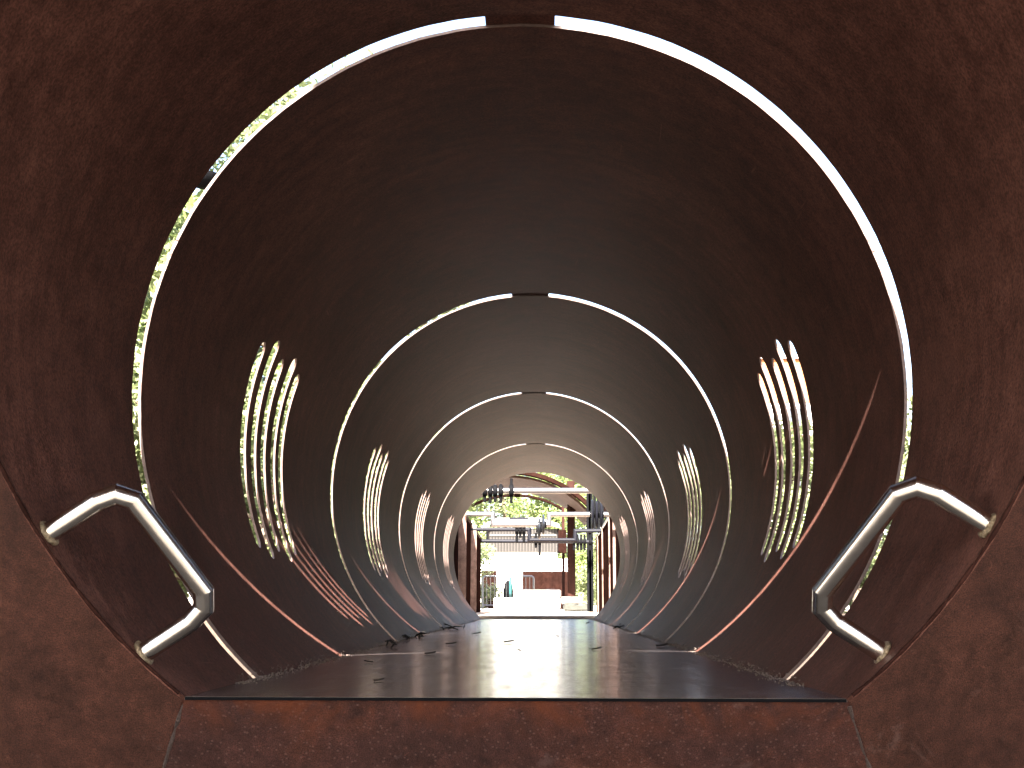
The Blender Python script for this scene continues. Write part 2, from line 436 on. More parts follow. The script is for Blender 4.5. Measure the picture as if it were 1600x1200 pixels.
# front wings and riser
def FY(z): return 2.60 - 0.6 * (z + 0.752)
def slab(quads, thick=0.011):
    bm = NB(); d = Vector((0, thick * S, 0)); fs = []
    vd = {}
    def v(x, z):
        k = (round(x, 4), round(z, 4))
        if k not in vd: vd[k] = bm.verts.new(W(x, FY(z), z))
        return vd[k]
    for q in quads: fs.append(bm.faces.new([v(*p) for p in q]))
    r = bmesh.ops.extrude_face_region(bm, geom=fs)
    bmesh.ops.translate(bm, vec=d, verts=[g for g in r['geom'] if isinstance(g, bmesh.types.BMVert)])
    bmesh.ops.recalc_face_normals(bm, faces=bm.faces)
    return bm
def seam_x(z): return 0.665 + (-0.752 - z) * 0.42
for sg in (-1, 1):
    qs = []; zs = [-0.15 - 0.0301 * i for i in range(21)]; zs[-1] = -0.7523
    for za, zb in zip(zs, zs[1:]):
        qs.append([(sg * math.sqrt(1 - za * za), za), (sg * 2.2, za), (sg * 2.2, zb), (sg * math.sqrt(1 - zb * zb), zb)])
    za, zb = -0.7523, -1.2
    qs.append([(sg * math.sqrt(1 - za * za), za), (sg * 2.2, za), (sg * 2.2, zb), (sg * seam_x(zb), zb)])
    link('front_plate', slab(qs), 'front', tun)
    bm = NB(); pts = []
    for i in range(25):
        z = -0.765 - 0.42 * i / 24
        pts.append(W(sg * (seam_x(z) - 0.006) + random.uniform(-0.001, 0.001), FY(z) + 0.004, z))
    add_tube(bm, pts, [0.0055 * random.uniform(0.7, 1.3) for _ in pts], 8)
    link('weld_seam', bm, 'seam', tun)
    bm = NB(); pts = []                                   # weld line where the pipe meets the front plate
    for i in range(60):
        z = -0.17 - 0.575 * i / 59
        pts.append(W(sg * (math.sqrt(1 - z * z) + 0.003), FY(z) + 0.0005, z))
    add_tube(bm, pts, [0.0042 * random.uniform(0.7, 1.3) for _ in pts], 6)
    link('weld_seam', bm, 'corten', tun)
z0 = -0.7523 - 0.0062
link('riser_plate', slab([[(-seam_x(z0) + 0.002, z0), (seam_x(z0) - 0.002, z0), (seam_x(-1.2) - 0.002, -1.2), (-seam_x(-1.2) + 0.002, -1.2)]], 0.011), 'riser', tun)
bpy.context.view_layer.update()
# grab handles: mitred stainless tube standing off the pipe wall
def handle(fa, fb):
    A, B = W(*fa), W(*fb)
    mid = (Vector(fa) + Vector(fb)) / 2
    nrm = Vector((-mid.x, 0, -mid.z)).normalized()
    prof = [(0, -0.002), (0, 0.112), (0.03, 0.150), (0.125, 0.170), (0.875, 0.170), (0.97, 0.150), (1, 0.112), (1, -0.002)]
    pts = [A.lerp(B, s) + nrm * h * S for s, h in prof]
    bm = NB(); add_tube(bm, pts, 0.0205 * S, 28)
    h = link('grab_handle', bm, 'steel', tun)
    for P in (A, B):
        bm = NB(); ax = nrm; a = ax.orthogonal().normalized(); b = ax.cross(a)
        ring = [P + (a * math.cos(t) + b * math.sin(t)) * 0.0225 * S * random.uniform(0.97, 1.06) + nrm * random.uniform(0, 0.004) for t in [2 * math.pi * i / 20 for i in range(20)]]
        ring.append(ring[0])
        add_tube(bm, ring, 0.0055 * S, 8)
        wd = link('weld_bead', bm, 'weld', h)
    return h
handle((-0.900, 2.452, -0.436), (-0.744, 2.585, -0.668))
handle((0.9075, 2.452, -0.42), (0.746, 2.641, -0.666))

# ------------------------------------------------------------------ steel channel past the far mouth
def wall_top(y): return 0.69 - (y - 17.9) * 0.021
def channel(sg, label):
    t = thing('channel_wall', label, 'steel wall', (sg * 1.02 * S, 19.5 * S, 0), 'side walls past the far mouth')
    x = 1.05
    y0, y1 = YEND + 0.06, 23.4
    bm = NB(); p = []
    for y, z in ((y0, -0.79), (y1, -0.79), (y1, wall_top(y1)), (y0, wall_top(y0))):
        p.append((y, z))
    vs = [[bm.verts.new(W(sg * (x + dx), y, z)) for y, z in p] for dx in (0, 0.02)]
    bm.faces.new(vs[0]); bm.faces.new(vs[1][::-1])
    for i in range(4): bm.faces.new((vs[0][i], vs[1][i], vs[1][(i + 1) % 4], vs[0][(i + 1) % 4]))
    bmesh.ops.recalc_face_normals(bm, faces=bm.faces)
    link('wall_plate', bm, 'corten_dark', t)
    if sg < 0: ribs = [(17.0, 0.105), (20.0, 0.09)]
    else: ribs = [(17.2, 0.035), (18.6, 0.02), (20.7, 0.02), (22.4, 0.022)]
    for y, wd in ribs:
        bm = NB(); h = wall_top(y) + 0.79
        add_box(bm, W(sg * (x - wd / 2 - 0.002), y, -0.79 + h / 2), (wd * S, 0.05 * S, h * S), None, 0.004)
        link('rib', bm, 'rib', t)
    bm = NB()
    add_tube(bm, [W(sg * (x + 0.01), y0, wall_top(y0) + 0.02), W(sg * (x + 0.01), y1, wall_top(y1) + 0.02)], 0.028 * S, 10)
    link('top_rail', bm, 'galv' if sg > 0 else 'corten', t)
    return t
channel(-1, 'left rust-brown channel wall with broad pale ribs just past the far tunnel mouth')
channel(1, 'right rust-brown channel wall with narrow ribs just past the far tunnel mouth')
bm = NB()
add_box(bm, W(0, 15.60, -0.765), (2.0 * S, 0.24 * S, 0.035 * S), None, 0.004)
tag(link('threshold', bm, 'corten'), 'flat steel threshold strip on the ground at the far mouth of the tunnel', 'threshold')

# ------------------------------------------------------------------ crank pipes with spinning pegs
def peg_spinner(t, c, hub_r, hub_w, pegs, mat='black'):
    """hub on an X-axis pipe; pegs: list of (angle from up, towards camera, length from centre, radius)"""
    bm = NB()
    add_tube(bm, [c + Vector((-hub_w / 2, 0, 0)), c + Vector((-hub_w / 3, 0, 0)), c + Vector((hub_w / 3, 0, 0)), c + Vector((hub_w / 2, 0, 0))],
             [hub_r * 0.86, hub_r, hub_r, hub_r * 0.86], 16)
    h = link('spinner', bm, mat, t)
    for a, L, r in pegs:
        if L < hub_r * 1.2: continue
        d = Vector((0, -math.sin(R_(a)), math.cos(R_(a))))
        bm = NB(); add_tube(bm, [c + d * hub_r * 0.6, c + d * (hub_r + (L - hub_r) * 0.25), c + d * (L * 0.96), c + d * L], [r * 1.25, r, r * 0.9, r * 0.5], 10)
        link('peg', bm, mat, h)
def disc_spinner(t, c, rad, wd, mat):
    bm = NB()
    add_tube(bm, [c + Vector((k * wd, 0, 0)) for k in (-0.5, -0.3, 0, 0.3, 0.5)], [rad * 0.35, rad * 0.92, rad, rad * 0.92, rad * 0.35], 24)
    h = link('spinner', bm, mat, t)
    bm = NB(); add_tube(bm, [c + Vector((-wd * 0.9, 0, 0)), c + Vector((wd * 0.9, 0, 0))], 0.055, 12)
    link('hub', bm, 'black', h)
ZX = lambda q: 680 + q / 4.706
ZY = lambda q: 720 + q / 4.706
def A(zx, zy, y): return at(ZX(zx), ZY(zy), y * S)
def crank_pipe(label, path, y, r, mat, ends=0.25):
    t = thing('crank_pipe', label, 'play pipe', A(*path[0], y), 'spinner pipes across the channel')
    bpy.context.view_layer.update()
    bm = NB(); add_tube(bm, [A(px, py, y) for px, py in path], r * S, 14)
    link('tube', bm, mat, t)
    return t
# topmost straight pipe
y = 16.6; px = S * y / FPX
t1 = crank_pipe('topmost straight steel pipe with five black peg spinners at its left end', [(180, 221), (1330, 219)], y, 0.036, 'pale_pipe')
for zx, up, dn, w_ in ((365, 30, 84, 9), (405, 52, 92, 9), (441, 56, 84, 8), (482, 60, 92, 9), (560, 92, 92, 9)):
    peg_spinner(t1, A(zx, 220, y), 9.2 * px, 7 * px, [(180, dn / 4.706 * px, 2.5 * px), (0 if zx > 500 else -35, up / 4.706 * px, 2.3 * px)])
# U-cranked pipe
y = 17.9; px = S * y / FPX
t2 = crank_pipe('pale U-shaped crank pipe with silver discs in its dip and dark discs at right', [(190, 392), (424, 392), (424, 470), (838, 470), (838, 394), (1325, 394)], y, 0.034, 'pale_pipe')
for zx, zy, rad in ((765, 500, 78), (795, 470, 76)):
    disc_spinner(t2, A(zx, zy, y), rad / 4.706 * px, 5.5 * px, 'galv')
for zx, zy, rad in ((1155, 400, 112), (1186, 385, 100), (1219, 400, 100)):
    disc_spinner(t2, A(zx, 394, y), rad / 4.706 * px, 4.6 * px, 'grey_pipe')
# stepped pipe
y = 20.0; px = S * y / FPX
t3 = crank_pipe('grey stepped pipe with three black peg spinners just before its downward step', [(262, 505), (692, 505), (692, 583), (1030, 583), (1030, 515), (1222, 515)], y, 0.031, 'grey_pipe')
for zx, dn in ((600, 92), (626, 58), (652, 92)):
    peg_spinner(t3, A(zx, 508, y), 6.2 * px, 5 * px, [(180, dn / 4.706 * px, 2.2 * px), (60, 8 * px, 1.8 * px)])
# lowest straight pipe
y = 23.2; px = S * y / FPX
t4 = crank_pipe('lowest straight dark pipe with a row of double-ended black pegs at its right', [(330, 590), (1160, 596)], y, 0.033, 'grey_pipe')
for zx in (1020, 1048, 1073, 1098, 1140):
    peg_spinner(t4, A(zx, 596, y), 5.2 * px, 4.6 * px, [(180, 62 / 4.706 * px, 2.0 * px), (0, 54 / 4.706 * px, 1.8 * px)])
for zx, up, dn in ((741, 62, 48), (768, 20, 104)):
    peg_spinner(t4, A(zx, 592, y), 5.6 * px, 4.6 * px, [(180, dn / 4.706 * px, 2.0 * px), (0, up / 4.706 * px, 2.0 * px)])
# tall dark rack of bars at the right end of the channel
t = thing('bar_rack', 'tall dark rack of upright bars standing at the right end of the channel', 'rack', A(1137, 1108, 23.6))
for i, zx in enumerate((1130, 1146, 1172, 1200, 1230, 1262)):
    lo = 1110 if i < 2 else 520
    bm = NB(); a, b = A(zx, lo, 23.65), A(zx, 190, 23.65)
    add_box(bm, (a + b) / 2, (0.085 if i < 2 else 0.06, 0.06, (b - a).length))
    link('bar', bm, 'black', t)
bm = NB(); a, b = A(1122, 196, 23.68), A(1290, 196, 23.68); add_box(bm, (a + b) / 2, ((b - a).length, 0.09, 0.1)); link('top_bar', bm, 'black', t)
bm = NB(); a, b = A(1122, 300, 23.74), A(1290, 415, 23.74); add_box(bm, (a + b) / 2, ((b - a).x, 0.03, abs((b - a).z))); link('back_panel', bm, 'corten_dark', t)

# ------------------------------------------------------------------ arched canopy beyond
cz_eye = -0.5668
t = thing('arched_canopy', 'rust-brown steel canopy with a curved roof on posts, beyond the spinner pipes', 'canopy', W(0, 34, -0.77))
AX, AR = -0.75, 2.7
crown = 3.147 + cz_eye
def arc_pts(y, r0, a0=-62, a1=62, n=40):
    return [W(AX + r0 * math.sin(R_(a0 + (a1 - a0) * i / n)), y, crown - AR + r0 * math.cos(R_(a0 + (a1 - a0) * i / n))) for i in range(n + 1)]
def vault(y0, y1, r0, r1, name, mat, a0=-62, a1=62):
    bm = NB(); g = [[bm.verts.new(p) for p in arc_pts(y, r, a0, a1)] for y, r in ((y0, r0), (y1, r0), (y1, r1), (y0, r1))]
    for k in range(4):
        for i in range(40): bm.faces.new((g[k][i], g[k][i + 1], g[(k + 1) % 4][i + 1], g[(k + 1) % 4][i]))
    for i in (0, 40): bm.faces.new([g[k][i] for k in range(4)])
    bmesh.ops.recalc_face_normals(bm, faces=bm.faces)
    return link(name, bm, mat, t)
vault(31.4, 35.6, AR - 0.08, AR - 0.02, 'roof', 'roof_steel', -50, 50)
vault(31.0, 31.38, AR - 0.012, AR + 0.085, 'front_rib', 'corten_dark', -50, 50)
vault(37.6, 37.9, AR - 0.02, AR + 0.04, 'rear_rib', 'corten_dark', -38, 33)
for zx in (715,):
    bm = NB(); a, b = A(zx, 140, 34.2), A(zx, 290, 37.7)
    add_box(bm, W(AX + 0.1, 36.6, crown + 0.01), (0.16, 2.4 * S, 0.12)); link('purlin', bm, 'corten_dark', t)
for zx, y, wpx, ztop in ((1000, 34.0, 12, 150), (942, 37.4, 4.5, 330)):
    bm = NB(); a = A(zx, 1000, y); b = A(zx, ztop, y); a.z = 0
    wd = wpx * S * y / FPX
    add_box(bm, ((a.x + b.x) / 2, y * S, b.z / 2), (wd, wd, b.z), None, 0.01); link('post', bm, 'corten', t)
bm = NB(); a = A(935, 680, 37.3); b = A(935, 510, 37.3); add_box(bm, (a.x, a.y - 0.1, (a.z + b.z) / 2), (0.26, 0.12, abs(b.z - a.z))); link('post_box', bm, 'corten_dark', t)
bm = NB(); a = A(1004, 350, 33.8); add_tube(bm, [A(1010, 200, 33.85), A(985, 330, 33.85)], 0.05, 8); 
for zy in (262, 292, 322, 350):
    add_tube(bm, [A(995, zy, 33.8), A(1022, zy - 4, 33.75), A(1026, zy + 10, 33.75), A(998, zy + 14, 33.8)], 0.035, 8)
link('bracket', bm, 'corten_dark', t)
for sx in (-1,):
    bm = NB(); xx = AX - AR * math.sin(R_(48)); zt = crown - AR + AR * math.cos(R_(48))
    p = W(xx, 33.5, zt); add_box(bm, (p.x, p.y, p.z / 2), (0.25, 0.25, p.z), None, 0.01); link('post', bm, 'corten', t)

# ------------------------------------------------------------------ shed, low walls, barrier, blocks
y = 51.0
t = thing('slatted_shed', 'small shed with a pale roof and grey vertical planking, beyond the canopy', 'shed', A(650, 1000, y))
t.location.z = 0; bpy.context.view_layer.update()
x0, x1 = A(385, 600, y).x, A(905, 600, y).x; zt, zb = A(600, 500, y).z, A(600, 670, y).z; Y = y * S; dep = 3.0
bm = NB(); add_box(bm, ((x0 + x1) / 2, Y + dep / 2, (zt + zb) / 2), (x1 - x0, dep, zt - zb)); link('plank_wall', bm, 'slats', t)
bm = NB(); add_box(bm, ((x0 + x1) / 2, Y + dep / 2 + 0.1, zb / 2), (x1 - x0 - 0.1, dep - 0.2, zb - 0.004)); link('base_wall', bm, 'render', t)
bm = NB(); zr = A(600, 455, y).z
cs = [(x0 - 0.25, zt), (x0 + 0.3, zr), (x1 - 0.75, zr), (x1 + 0.06, zt)]
v0 = [bm.verts.new((x, Y - 0.35, z + dz)) for dz in (0.02,) for x, z in cs]; v1 = [bm.verts.new((x + (0.3 if x < 0 else -0.3) * 0, Y + dep + 0.3, z + 0.35)) for x, z in cs]
v2 = [bm.verts.new((v.co.x, v.co.y, v.co.z + 0.07)) for v in v0]; v3 = [bm.verts.new((v.co.x, v.co.y, v.co.z + 0.07)) for v in v1]
for i in range(3):
    bm.faces.new((v2[i], v2[i + 1], v3[i + 1], v3[i])); bm.faces.new((v0[i], v1[i], v1[i + 1], v0[i + 1]))
bm.faces.new(v0 + v2[::-1]); bm.faces.new(v1[::-1] + v3)
bm.faces.new((v0[0], v2[0], v3[0], v1[0])); bm.faces.new((v0[3], v1[3], v3[3], v2[3]))
bmesh.ops.recalc_face_normals(bm, faces=bm.faces)
link('roof', bm, 'roofm', t)
bm = NB(); add_box(bm, ((x0 + x1) / 2, Y - 0.03, zt - 0.28), (x1 - x0 - 0.2, 0.05, 0.07)); link('timber_band', bm, 'concrete', t)
bm = NB(); n = 14; lo = []; hi = []
for i in range(n + 1):
    f = i / n; zx = 470 + 290 * f; zy = 450 - 30 * math.sin(math.pi * f)
    a = A(zx, zy, y); b = A(zx, 452, y); lo.append((b.x, b.z)); hi.append((a.x, a.z + 0.05))
pl = lo + hi[::-1]; f0 = [bm.verts.new((x, Y + 0.2, z)) for x, z in pl]; f1 = [bm.verts.new((x, Y + 2.0, z)) for x, z in pl]
bm.faces.new(f0); bm.faces.new(f1[::-1])
for i in range(len(pl)): bm.faces.new((f0[i], f1[i], f1[(i + 1) % len(pl)], f0[(i + 1) % len(pl)]))
bmesh.ops.recalc_face_normals(bm, faces=bm.faces)
link('roof_vent', bm, 'grey_pipe', t)
for zx in (383, 905):
    bm = NB(); a = A(zx, 500, y); b = A(zx, 680, y); add_box(bm, (a.x, Y - 0.08, (a.z + b.z) / 2), (0.09, 0.09, a.z - b.z)); link('corner_post', bm, 'black', t)

bm = NB()                                                        # pale garden wall behind the play area
a, b = A(345, 800, 58), A(930, 640, 58)
add_box(bm, ((a.x + b.x) / 2, 58 * S + 0.6, 1.15), (b.x - a.x + 1.0, 0.3, 2.5), None, 0.02)
tag(link('garden_wall', bm, 'render'), 'sunlit pale wall behind the small slatted shed', 'wall')
def low_wall(zx0, zx1, zt, y, label, name='low_wall'):
    bm = NB(); a, b = A(zx0, zt, y), A(zx1, zt, y)
    add_box(bm, ((a.x + b.x) / 2, y * S, a.z / 2), (b.x - a.x, 0.16, a.z), None, 0.01)
    return tag(link(name, bm, 'corten_dark'), label, 'low wall', 'rust-brown low walls in the play area')
low_wall(338, 450, 808, 44.0, 'short rust-brown low wall behind the crowd barrier, left of the bright gap')
low_wall(642, 1000, 812, 42.0, 'long rust-brown low wall left of the canopy post, right of the bright gap')
# crowd barrier
y = 38.0
t = thing('crowd_barrier', 'galvanised crowd barrier with upright bars and rounded corners, standing in front of the low walls', 'barrier', A(535, 1085, y))
zt, zb = 848, 1062
fr = [A(350, 1085, y), A(350, 870, y), A(354, 856, y), A(366, 848, y), A(708, 848, y), A(720, 856, y), A(724, 870, y), A(724, 1085, y)]
bm = NB(); add_tube(bm, fr, 0.03, 10); link('frame', bm, 'galv', t)
bm = NB(); add_tube(bm, [A(350, zb, y), A(724, zb, y)], 0.022, 8); link('bottom_rail', bm, 'galv', t)
for i in range(1, 13):
    zx = 350 + 374 * i / 13
    bm = NB(); add_tube(bm, [A(zx, zt, y), A(zx, zb, y)], 0.011, 6); link('upright_bar', bm, 'galv', t)
for zx in (380, 694):
    bm = NB(); a = A(zx, 1085, y); add_box(bm, (a.x, a.y, a.z + 0.02), (0.06, 0.6, 0.03)); link('foot', bm, 'galv', t)
# stone blocks
def block(zx0, zx1, zy0, zy1, y, mat, label, grp='stone blocks in the play area'):
    bm = NB(); a, b = A(zx0, zy0, y), A(zx1, zy1, y)
    add_box(bm, ((a.x + b.x) / 2, y * S + 0.45, (a.z + b.z) / 2), (b.x - a.x, 0.9, abs(a.z - b.z)), None, 0.03)
    bmesh.ops.subdivide_edges(bm, edges=[e for e in bm.edges if e.calc_length() > 0.25], cuts=3, use_grid_fill=True)
    for v in bm.verts: v.co += Vector((random.uniform(-1, 1), random.uniform(-1, 1), random.uniform(-1, 1))) * 0.012
    return tag(link('stone_block', bm, mat), label, 'stone block', grp)
block(575, 925, 945, 1004, 35, 'pale', 'long pale sunlit stone block in front of the low walls')
block(430, 920, 1008, 1085, 32, 'pale', 'wide low pale stone block nearest the far mouth of the tunnel')
block(925, 1090, 1000, 1052, 31.4, 'concrete', 'upper grey stone block below the canopy post')
block(945, 1128, 1056, 1104, 30, 'dark_stone', 'lower dark block under the grey stone block, by the right channel wall')
t = thing('teal_pole', 'thin teal pole standing behind the crowd barrier', 'pole', A(553, 1080, 41)); t.location.z = 0; bpy.context.view_layer.update()
bm = NB(); a = A(553, 865, 41); add_tube(bm, [Vector((a.x, a.y, 0)), Vector((a.x, a.y, a.z))], 0.04, 12); link('post', bm, 'teal', t)
bm = NB(); add_tube(bm, [Vector((a.x, a.y, a.z)), Vector((a.x, a.y, a.z + 0.04))], [0.065, 0.04], 12); link('cap', bm, 'teal', t)
bm = NB(); c = A(538, 960, 41.6); prof = [(0.0, 0), (0.15, 0.0), (0.18, 0.4), (0.175, 0.7), (0.13, 0.92), (0.05, 1.0), (0.0, 1.02)]
vs = [[bm.verts.new((c.x + r * math.cos(q), c.y + r * math.sin(q), z)) for q in [2 * math.pi * j / 16 for j in range(16)]] for r, z in prof[1:-1]]
for i in range(len(vs) - 1):
    for j in range(16): bm.faces.new((vs[i][j], vs[i][(j + 1) % 16], vs[i + 1][(j + 1) % 16], vs[i + 1][j])).smooth = True
bm.faces.new(vs[0][::-1]); bm.faces.new(vs[-1])
tag(link('litter_bin', bm, 'black'), 'dark round-topped bin beside the thin teal pole', 'bin')

# ------------------------------------------------------------------ trees
def tree_mesh(h, cr, base, n, leaf, seed):
    rnd = random.Random(seed)
    bt = NB(); pts = [Vector((0, 0, 0))]
    for i in range(1, 6): pts.append(Vector((rnd.uniform(-1, 1) * 0.03 * h, rnd.uniform(-1, 1) * 0.03 * h, h * 0.85 * i / 5)))
    add_tube(bt, pts, [0.022 * h * (1 - 0.17 * i) for i in range(6)], 8)
    clumps = []
    for k in range(16):
        f = rnd.uniform(0.0, 1.0); z = base + (h - base) * f
        rr = cr * (0.35 + 0.75 * math.sin(math.pi * min(0.95, 0.22 + 0.72 * f)))
        q = rnd.uniform(0, 2 * math.pi); r = rr * rnd.uniform(0.25, 0.85)
        c = Vector((r * math.cos(q), r * math.sin(q), z)); clumps.append((c, cr * rnd.uniform(0.26, 0.5)))
        a = pts[min(5, max(1, int(5 * (z - 0.12 * h) / (h * 0.85))))]
        add_tube(bt, [a, (a + c) / 2 + Vector((0, 0, -0.03 * h)), c], [0.007 * h, 0.005 * h, 0.002 * h], 5)
    bl = NB()
    for i in range(n):
        c, r = clumps[rnd.randrange(len(clumps))]
        d = Vector((rnd.gauss(0, 1), rnd.gauss(0, 1), rnd.gauss(0, 0.8))); d = d.normalized() * (r * rnd.uniform(0.35, 1.05) ** 0.6)
        p = c + d; s = leaf * rnd.uniform(0.6, 1.3)
        u = Vector((rnd.gauss(0, 1), rnd.gauss(0, 1), rnd.gauss(0, 1))).normalized(); v = u.orthogonal().normalized()
        bl.faces.new([bl.verts.new(p + u * s), bl.verts.new(p + v * s * 0.5), bl.verts.new(p - u * s), bl.verts.new(p - v * s * 0.5)])
    return bt, bl
protos = []
for i, (h, cr, base, n, leaf, mat) in enumerate(((9.5, 2.6, 1.2, 15000, 0.10, 'leaf_a'), (7.5, 2.4, 0.8, 13000, 0.10, 'leaf_b'), (5.0, 2.0, 0.4, 11000, 0.09, 'leaf_a'))):
    bt, bl = tree_mesh(h, cr, base, n, leaf, 40 + i)
    root = bpy.data.objects.new('broadleaf_tree', None); C.objects.link(root)
    tr = link('trunk', bt, 'bark', root); cr_ = link('crown', bl, mat, root)
    protos.append([root, tr, cr_, False])
def plant(k, x, y, s, rz, label, group):
    p = protos[k]
    if not p[3]: root = p[0]; p[3] = True
    else:
        root = p[0].copy(); C.objects.link(root)
        for q in (p[1], p[2]):
            c = q.copy(); C.objects.link(c); c.parent = root
    root.location = (x, y, ground_z(x, y) - 0.05); root.scale = (s, s, s); root.rotation_euler = (0, 0, rz)
    tag(root, label, 'tree', group)
LG, RG, FG = 'trees left of the tunnel', 'trees right of the tunnel', 'trees beyond the far mouth'
L1 = 'tall leafy green tree glimpsed through the left ring gaps and slots'
for k, x, y, s in ((0, -4.3, 23, 0.98), (1, -6.4, 25.5, 1.35), (0, -8.3, 23, 1.2), (0, -5.6, 31, 1.4), (1, -9.5, 29, 1.35), (0, -11.5, 33, 1.2), (2, -4.0, 19.0, 0.8), (2, -6.0, 20.5, 0.9), (1, -11.0, 22, 1.1), (2, -3.4, 27, 0.85)):
    plant(k, x, y, s, random.uniform(0, 6), L1, LG)
L2 = 'low leafy green tree glimpsed through the right ring gaps and slots'
for k, x, y, s in ((2, 8.6, 28, 1.0), (2, 11.0, 31, 1.05), (2, 6.3, 31, 0.95), (2, 5.0, 36, 0.9), (2, 4.4, 26, 0.55), (2, 5.6, 23, 0.6)):
    plant(k, x, y, s, random.uniform(0, 6), L2, RG)
L3 = 'leafy bright green tree far beyond the shed, seen through the far mouth of the tunnel'
for k, x, y, s in ((1, -9, 76, 1.2), (1, -5.4, 72, 1.05), (0, -2.2, 78, 0.95), (1, 1.0, 74, 1.1), (1, 4.0, 78, 1.25), (1, 7.6, 73, 1.15), (1, -3.8, 82, 1.3), (2, 3.3, 66, 0.8), (2, -5.5, 64, 0.9), (1, 11, 78, 1.2), (2, 2.5, 45, 0.42), (2, -2.35, 46, 0.5)):
    plant(k, x, y, s, random.uniform(0, 6), L3 if y > 60 else ('small green bush-like tree beside the bright gap between canopy post and channel' if x > 0 else 'small green bush-like tree beside the left channel wall'), FG)

# ------------------------------------------------------------------ building and street lamp seen through the slots
t = thing('apartment_building', 'pale building with an orange top storey and dark windows, seen through the right side slots', 'building', (10.0, 49, 0))
bm = NB(); add_box(bm, (10.4, 51, 3.9), (5.2, 5.2, 7.8)); link('wall', bm, 'render', t)
bm = NB(); add_box(bm, (10.4, 51, 8.65), (5.3, 5.3, 1.7), None, 0.02); link('top_storey', bm, 'orange', t)
bm = NB(); add_box(bm, (10.4, 51, 9.58), (5.6, 5.6, 0.15)); link('roof', bm, 'roofm', t)
for i in range(4):
    for j, z in enumerate((7.2, 5.0, 2.4)):
        x = 8.45 + 1.3 * i
        bm = NB(); add_box(bm, (x, 48.39, z), (0.8, 0.08, 0.75 if j == 0 else 1.1)); f = link('window', bm, 'window', t)
        bm = NB(); add_box(bm, (x, 48.33, z - (0.46 if j == 0 else 0.62)), (0.95, 0.14, 0.08)); link('sill', bm, 'brick', f)
bm = NB(); add_box(bm, (10.4, 48.34, 6.35), (5.2, 0.1, 0.4)); link('brick_band', bm, 'brick', t)
def lamp(u, v, Y, label):
    p = at(u, v, Y); zg = ground_z(p.x, p.y)
    t = thing('street_lamp', label, 'street lamp', (p.x - 1.3, p.y, zg))
    bm = NB(); add_tube(bm, [Vector((p.x - 1.3, Y, zg)), Vector((p.x - 1.3, Y, p.z + 0.1)), Vector((p.x - 1.1, Y, p.z + 0.25)), Vector((p.x, Y, p.z + 0.25))], 0.05, 10); link('pole', bm, 'black', t)
    bm = NB(); n = 8; vs = []
    for i in range(n + 1):
        a = math.pi / 2 * i / n
        vs.append([bm.verts.new((p.x + 0.2 * math.cos(a) * math.cos(q) + 0.001 * i, Y + 0.2 * math.cos(a) * math.sin(q), p.z - 0.16 * math.sin(a) + 0.1)) for q in [2 * math.pi * j / 16 for j in range(16)]] if i < n else None)
    for i in range(n - 1):
        for j in range(16): bm.faces.new((vs[i][j], vs[i][(j + 1) % 16], vs[i + 1][(j + 1) % 16], vs[i + 1][j]))
    bm.faces.new(vs[0]); bm.faces.new(vs[n - 1][::-1])
    link('lamp_head', bm, 'black', t)
lamp(318, 287, 14.0, 'dark street lamp with a bowl-shaped head, glimpsed through the nearest ring gap')

# ------------------------------------------------------------------ roof added out of view over the entrance (its shade keeps the mouth dark)
t = thing('added_shade_roof', 'added flat rust-brown steel roof and sun-blocking box, out of view over the near tunnel mouth', 'roof', (0, 0.3 * S, (1.03 + H0) * S))
bm = NB(); add_box(bm, W(-0.1, 0.25, 1.075), (5.2 * S, 2.3 * S, 0.06 * S), None, 0.01); link('shade_roof_plate', bm, 'corten', t)
bm = NB(); add_box(bm, W(-0.59, 0.95, 2.3), (0.62 * S, 0.5 * S, 2.38 * S), None, 0.02); link('shade_stack', bm, 'corten', t)  # added upright box, breaks the first ring's sun streak on the floor
for sx in (-2.55, 2.4):
    for yy in (-0.75, 1.25):
        bm = NB(); p = W(sx, yy, 1.04); add_box(bm, (p.x, p.y, (p.z - 0.45) / 2), (0.12, 0.12, p.z + 0.45)); link('post', bm, 'corten', t)

# ------------------------------------------------------------------ litter on the floor
def F(u, v):                 # photo pixel on the tunnel floor (z = 0)
    d = FW * FPX + RT * (u - 800) - UP * (v - 600)
    return CAM + d * (-CAM.z / d.z)
bm0 = NB(); n = 6; rowL = []
for i in range(n + 1):
    f = i / n; wd = 0.018 * math.sin(math.pi * (0.06 + 0.94 * f) ** 0.8) + 0.0015
    zc = 0.004 + 0.012 * f * f
    rowL.append([bm0.verts.new((0.09 * f - 0.045, -wd, zc + 0.008)), bm0.verts.new((0.09 * f - 0.045, 0, zc)), bm0.verts.new((0.09 * f - 0.045, wd, zc + 0.010))])
for i in range(n):
    for j in range(2): bm0.faces.new((rowL[i][j], rowL[i + 1][j], rowL[i + 1][j + 1], rowL[i][j + 1]))
ex = bmesh.ops.extrude_face_region(bm0, geom=list(bm0.faces))
bmesh.ops.translate(bm0, vec=(0, 0, 0.0012), verts=[g for g in ex['geom'] if isinstance(g, bmesh.types.BMVert)])
bmesh.ops.recalc_face_normals(bm0, faces=bm0.faces)
leaf0 = link('dry_leaf', bm0, 'dryleaf'); used = False
def leaf(u, v, s, rz, label):
    global used
    o = leaf0 if not used else leaf0.copy()
    if used: C.objects.link(o)
    used = True
    p = F(u, v); o.location = (p.x, p.y, 0.001); s *= 0.42; o.scale = (s, s, s); o.rotation_euler = (random.uniform(-0.1, 0.1), 0, rz)
    tag(o, label, 'leaf', 'dry leaves on the tunnel floor')
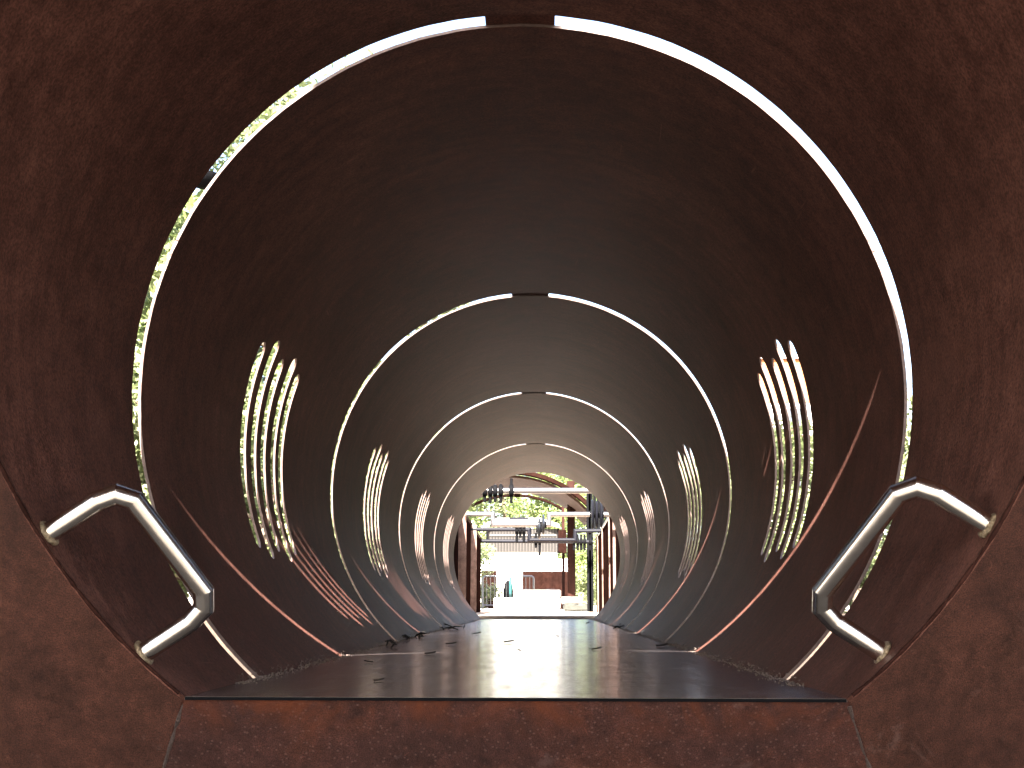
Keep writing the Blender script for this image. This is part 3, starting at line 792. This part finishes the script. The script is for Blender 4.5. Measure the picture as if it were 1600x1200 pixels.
for u, v, s, rz, lb in ((592, 1065, 0.75, 0.3, 'dark dry leaf lying alone near the front left of the floor plate'),
                        (795, 1005, 1.5, 0.1, 'dark dry leaf in the middle of the bright floor reflection'),
                        (811, 1018, 1.1, 2.0, 'small curled dry leaf just in front of the middle leaf'),
                        (932, 1016, 1.3, 0.4, 'dark dry leaf on the right of the bright floor reflection'),
                        (705, 1008, 1.5, 0.2, 'flat dry leaf on the floor between the left pile and the middle leaf'),
                        (672, 1023, 1.2, 0.0, 'dark dry leaf lying on the left floor sun streak'),
                        (576, 1036, 0.9, 2.9, 'dry leaf in front of the left floor sun streak'),
                        (744, 992, 1.7, 0.3, 'dry leaf lying on the second floor sun streak'),
                        (1034, 1011, 1.5, 0.1, 'dry leaf at the right foot of the second ring gap'),
                        (918, 975, 1.8, 1.0, 'small dry leaf near the far right of the floor'),
                        (871, 995, 1.1, 2.2, 'tiny dry leaf right of the middle leaf, further back')):
    leaf(u, v, s, rz, lb)
def clump(pts, label):
    bm = NB()
    for (u, v, L) in pts:
        p = F(u, v); q = random.uniform(0, math.pi); d = Vector((math.cos(q), math.sin(q) * 0.8, random.uniform(0.0, 0.2))) * L * 0.6
        add_tube(bm, [p + Vector((0, 0, 0.006)) - d * 0.5 * 0, p + d * 0.5 + Vector((0, 0, 0.02)), p + d + Vector((0, 0, 0.01))], [0.004, 0.005, 0.002], 5)
        a = p + d * 0.5
        v4 = [bm.verts.new(a + Vector((random.uniform(-0.035, 0.035), random.uniform(-0.035, 0.035), random.uniform(0.004, 0.022)))) for _ in range(4)]
        bm.faces.new(v4[:3]); bm.faces.new(v4[1:])
    tag(link('leaf_litter', bm, 'twig'), label, 'leaf litter', 'heaps of leaf litter along the floor edges')
clump([(640, 1000, 0.14), (648, 996, 0.12), (655, 999, 0.16), (636, 1002, 0.1), (660, 995, 0.12)], 'small dark heap of twigs and leaves at the left floor edge')
clump([(700, 984, 0.2), (708, 981, 0.22), (716, 985, 0.2), (694, 986, 0.15), (724, 983, 0.15)], 'long dark heap of twigs at the left floor edge further in')
clump([(966, 982, 0.16), (972, 980, 0.2), (962, 983, 0.15), (958, 984, 0.12)], 'dark heap of leaves at the right floor edge')
clump([(604, 1010, 0.12), (618, 1008, 0.1), (612, 1013, 0.14)], 'sparse twigs at the foot of the second ring gap on the left')
bm = NB()
for i in range(4200):                                   # grit swept into the corners
    sg = random.choice((-1, 1)); y = 3.0 + 12.2 * random.random() ** 1.2
    dx = abs(random.gauss(0, 0.018)); x = sg * (0.655 - dx); s = random.uniform(0.0008, 0.0022)
    up = random.random() < 0.35
    p = W(x, y, -H0) if not up else W(sg * (math.sqrt(1 - H0 ** 2) + 0.003 * 0), y, -H0) + Vector((-sg * 0.004, 0, random.random() ** 2 * 0.02))
    r = bmesh.ops.create_cube(bm, size=s * 1.6, matrix=Matrix.Translation(p + Vector((0, 0, s * 0.6))) @ Matrix.Rotation(random.random() * 3, 4, 'Z') @ Matrix.Rotation(random.random(), 4, 'X'))
o = link('grit', bm, 'grit'); o['kind'] = 'stuff'; o['label'] = 'pale grit gathered along both edges of the tunnel floor'
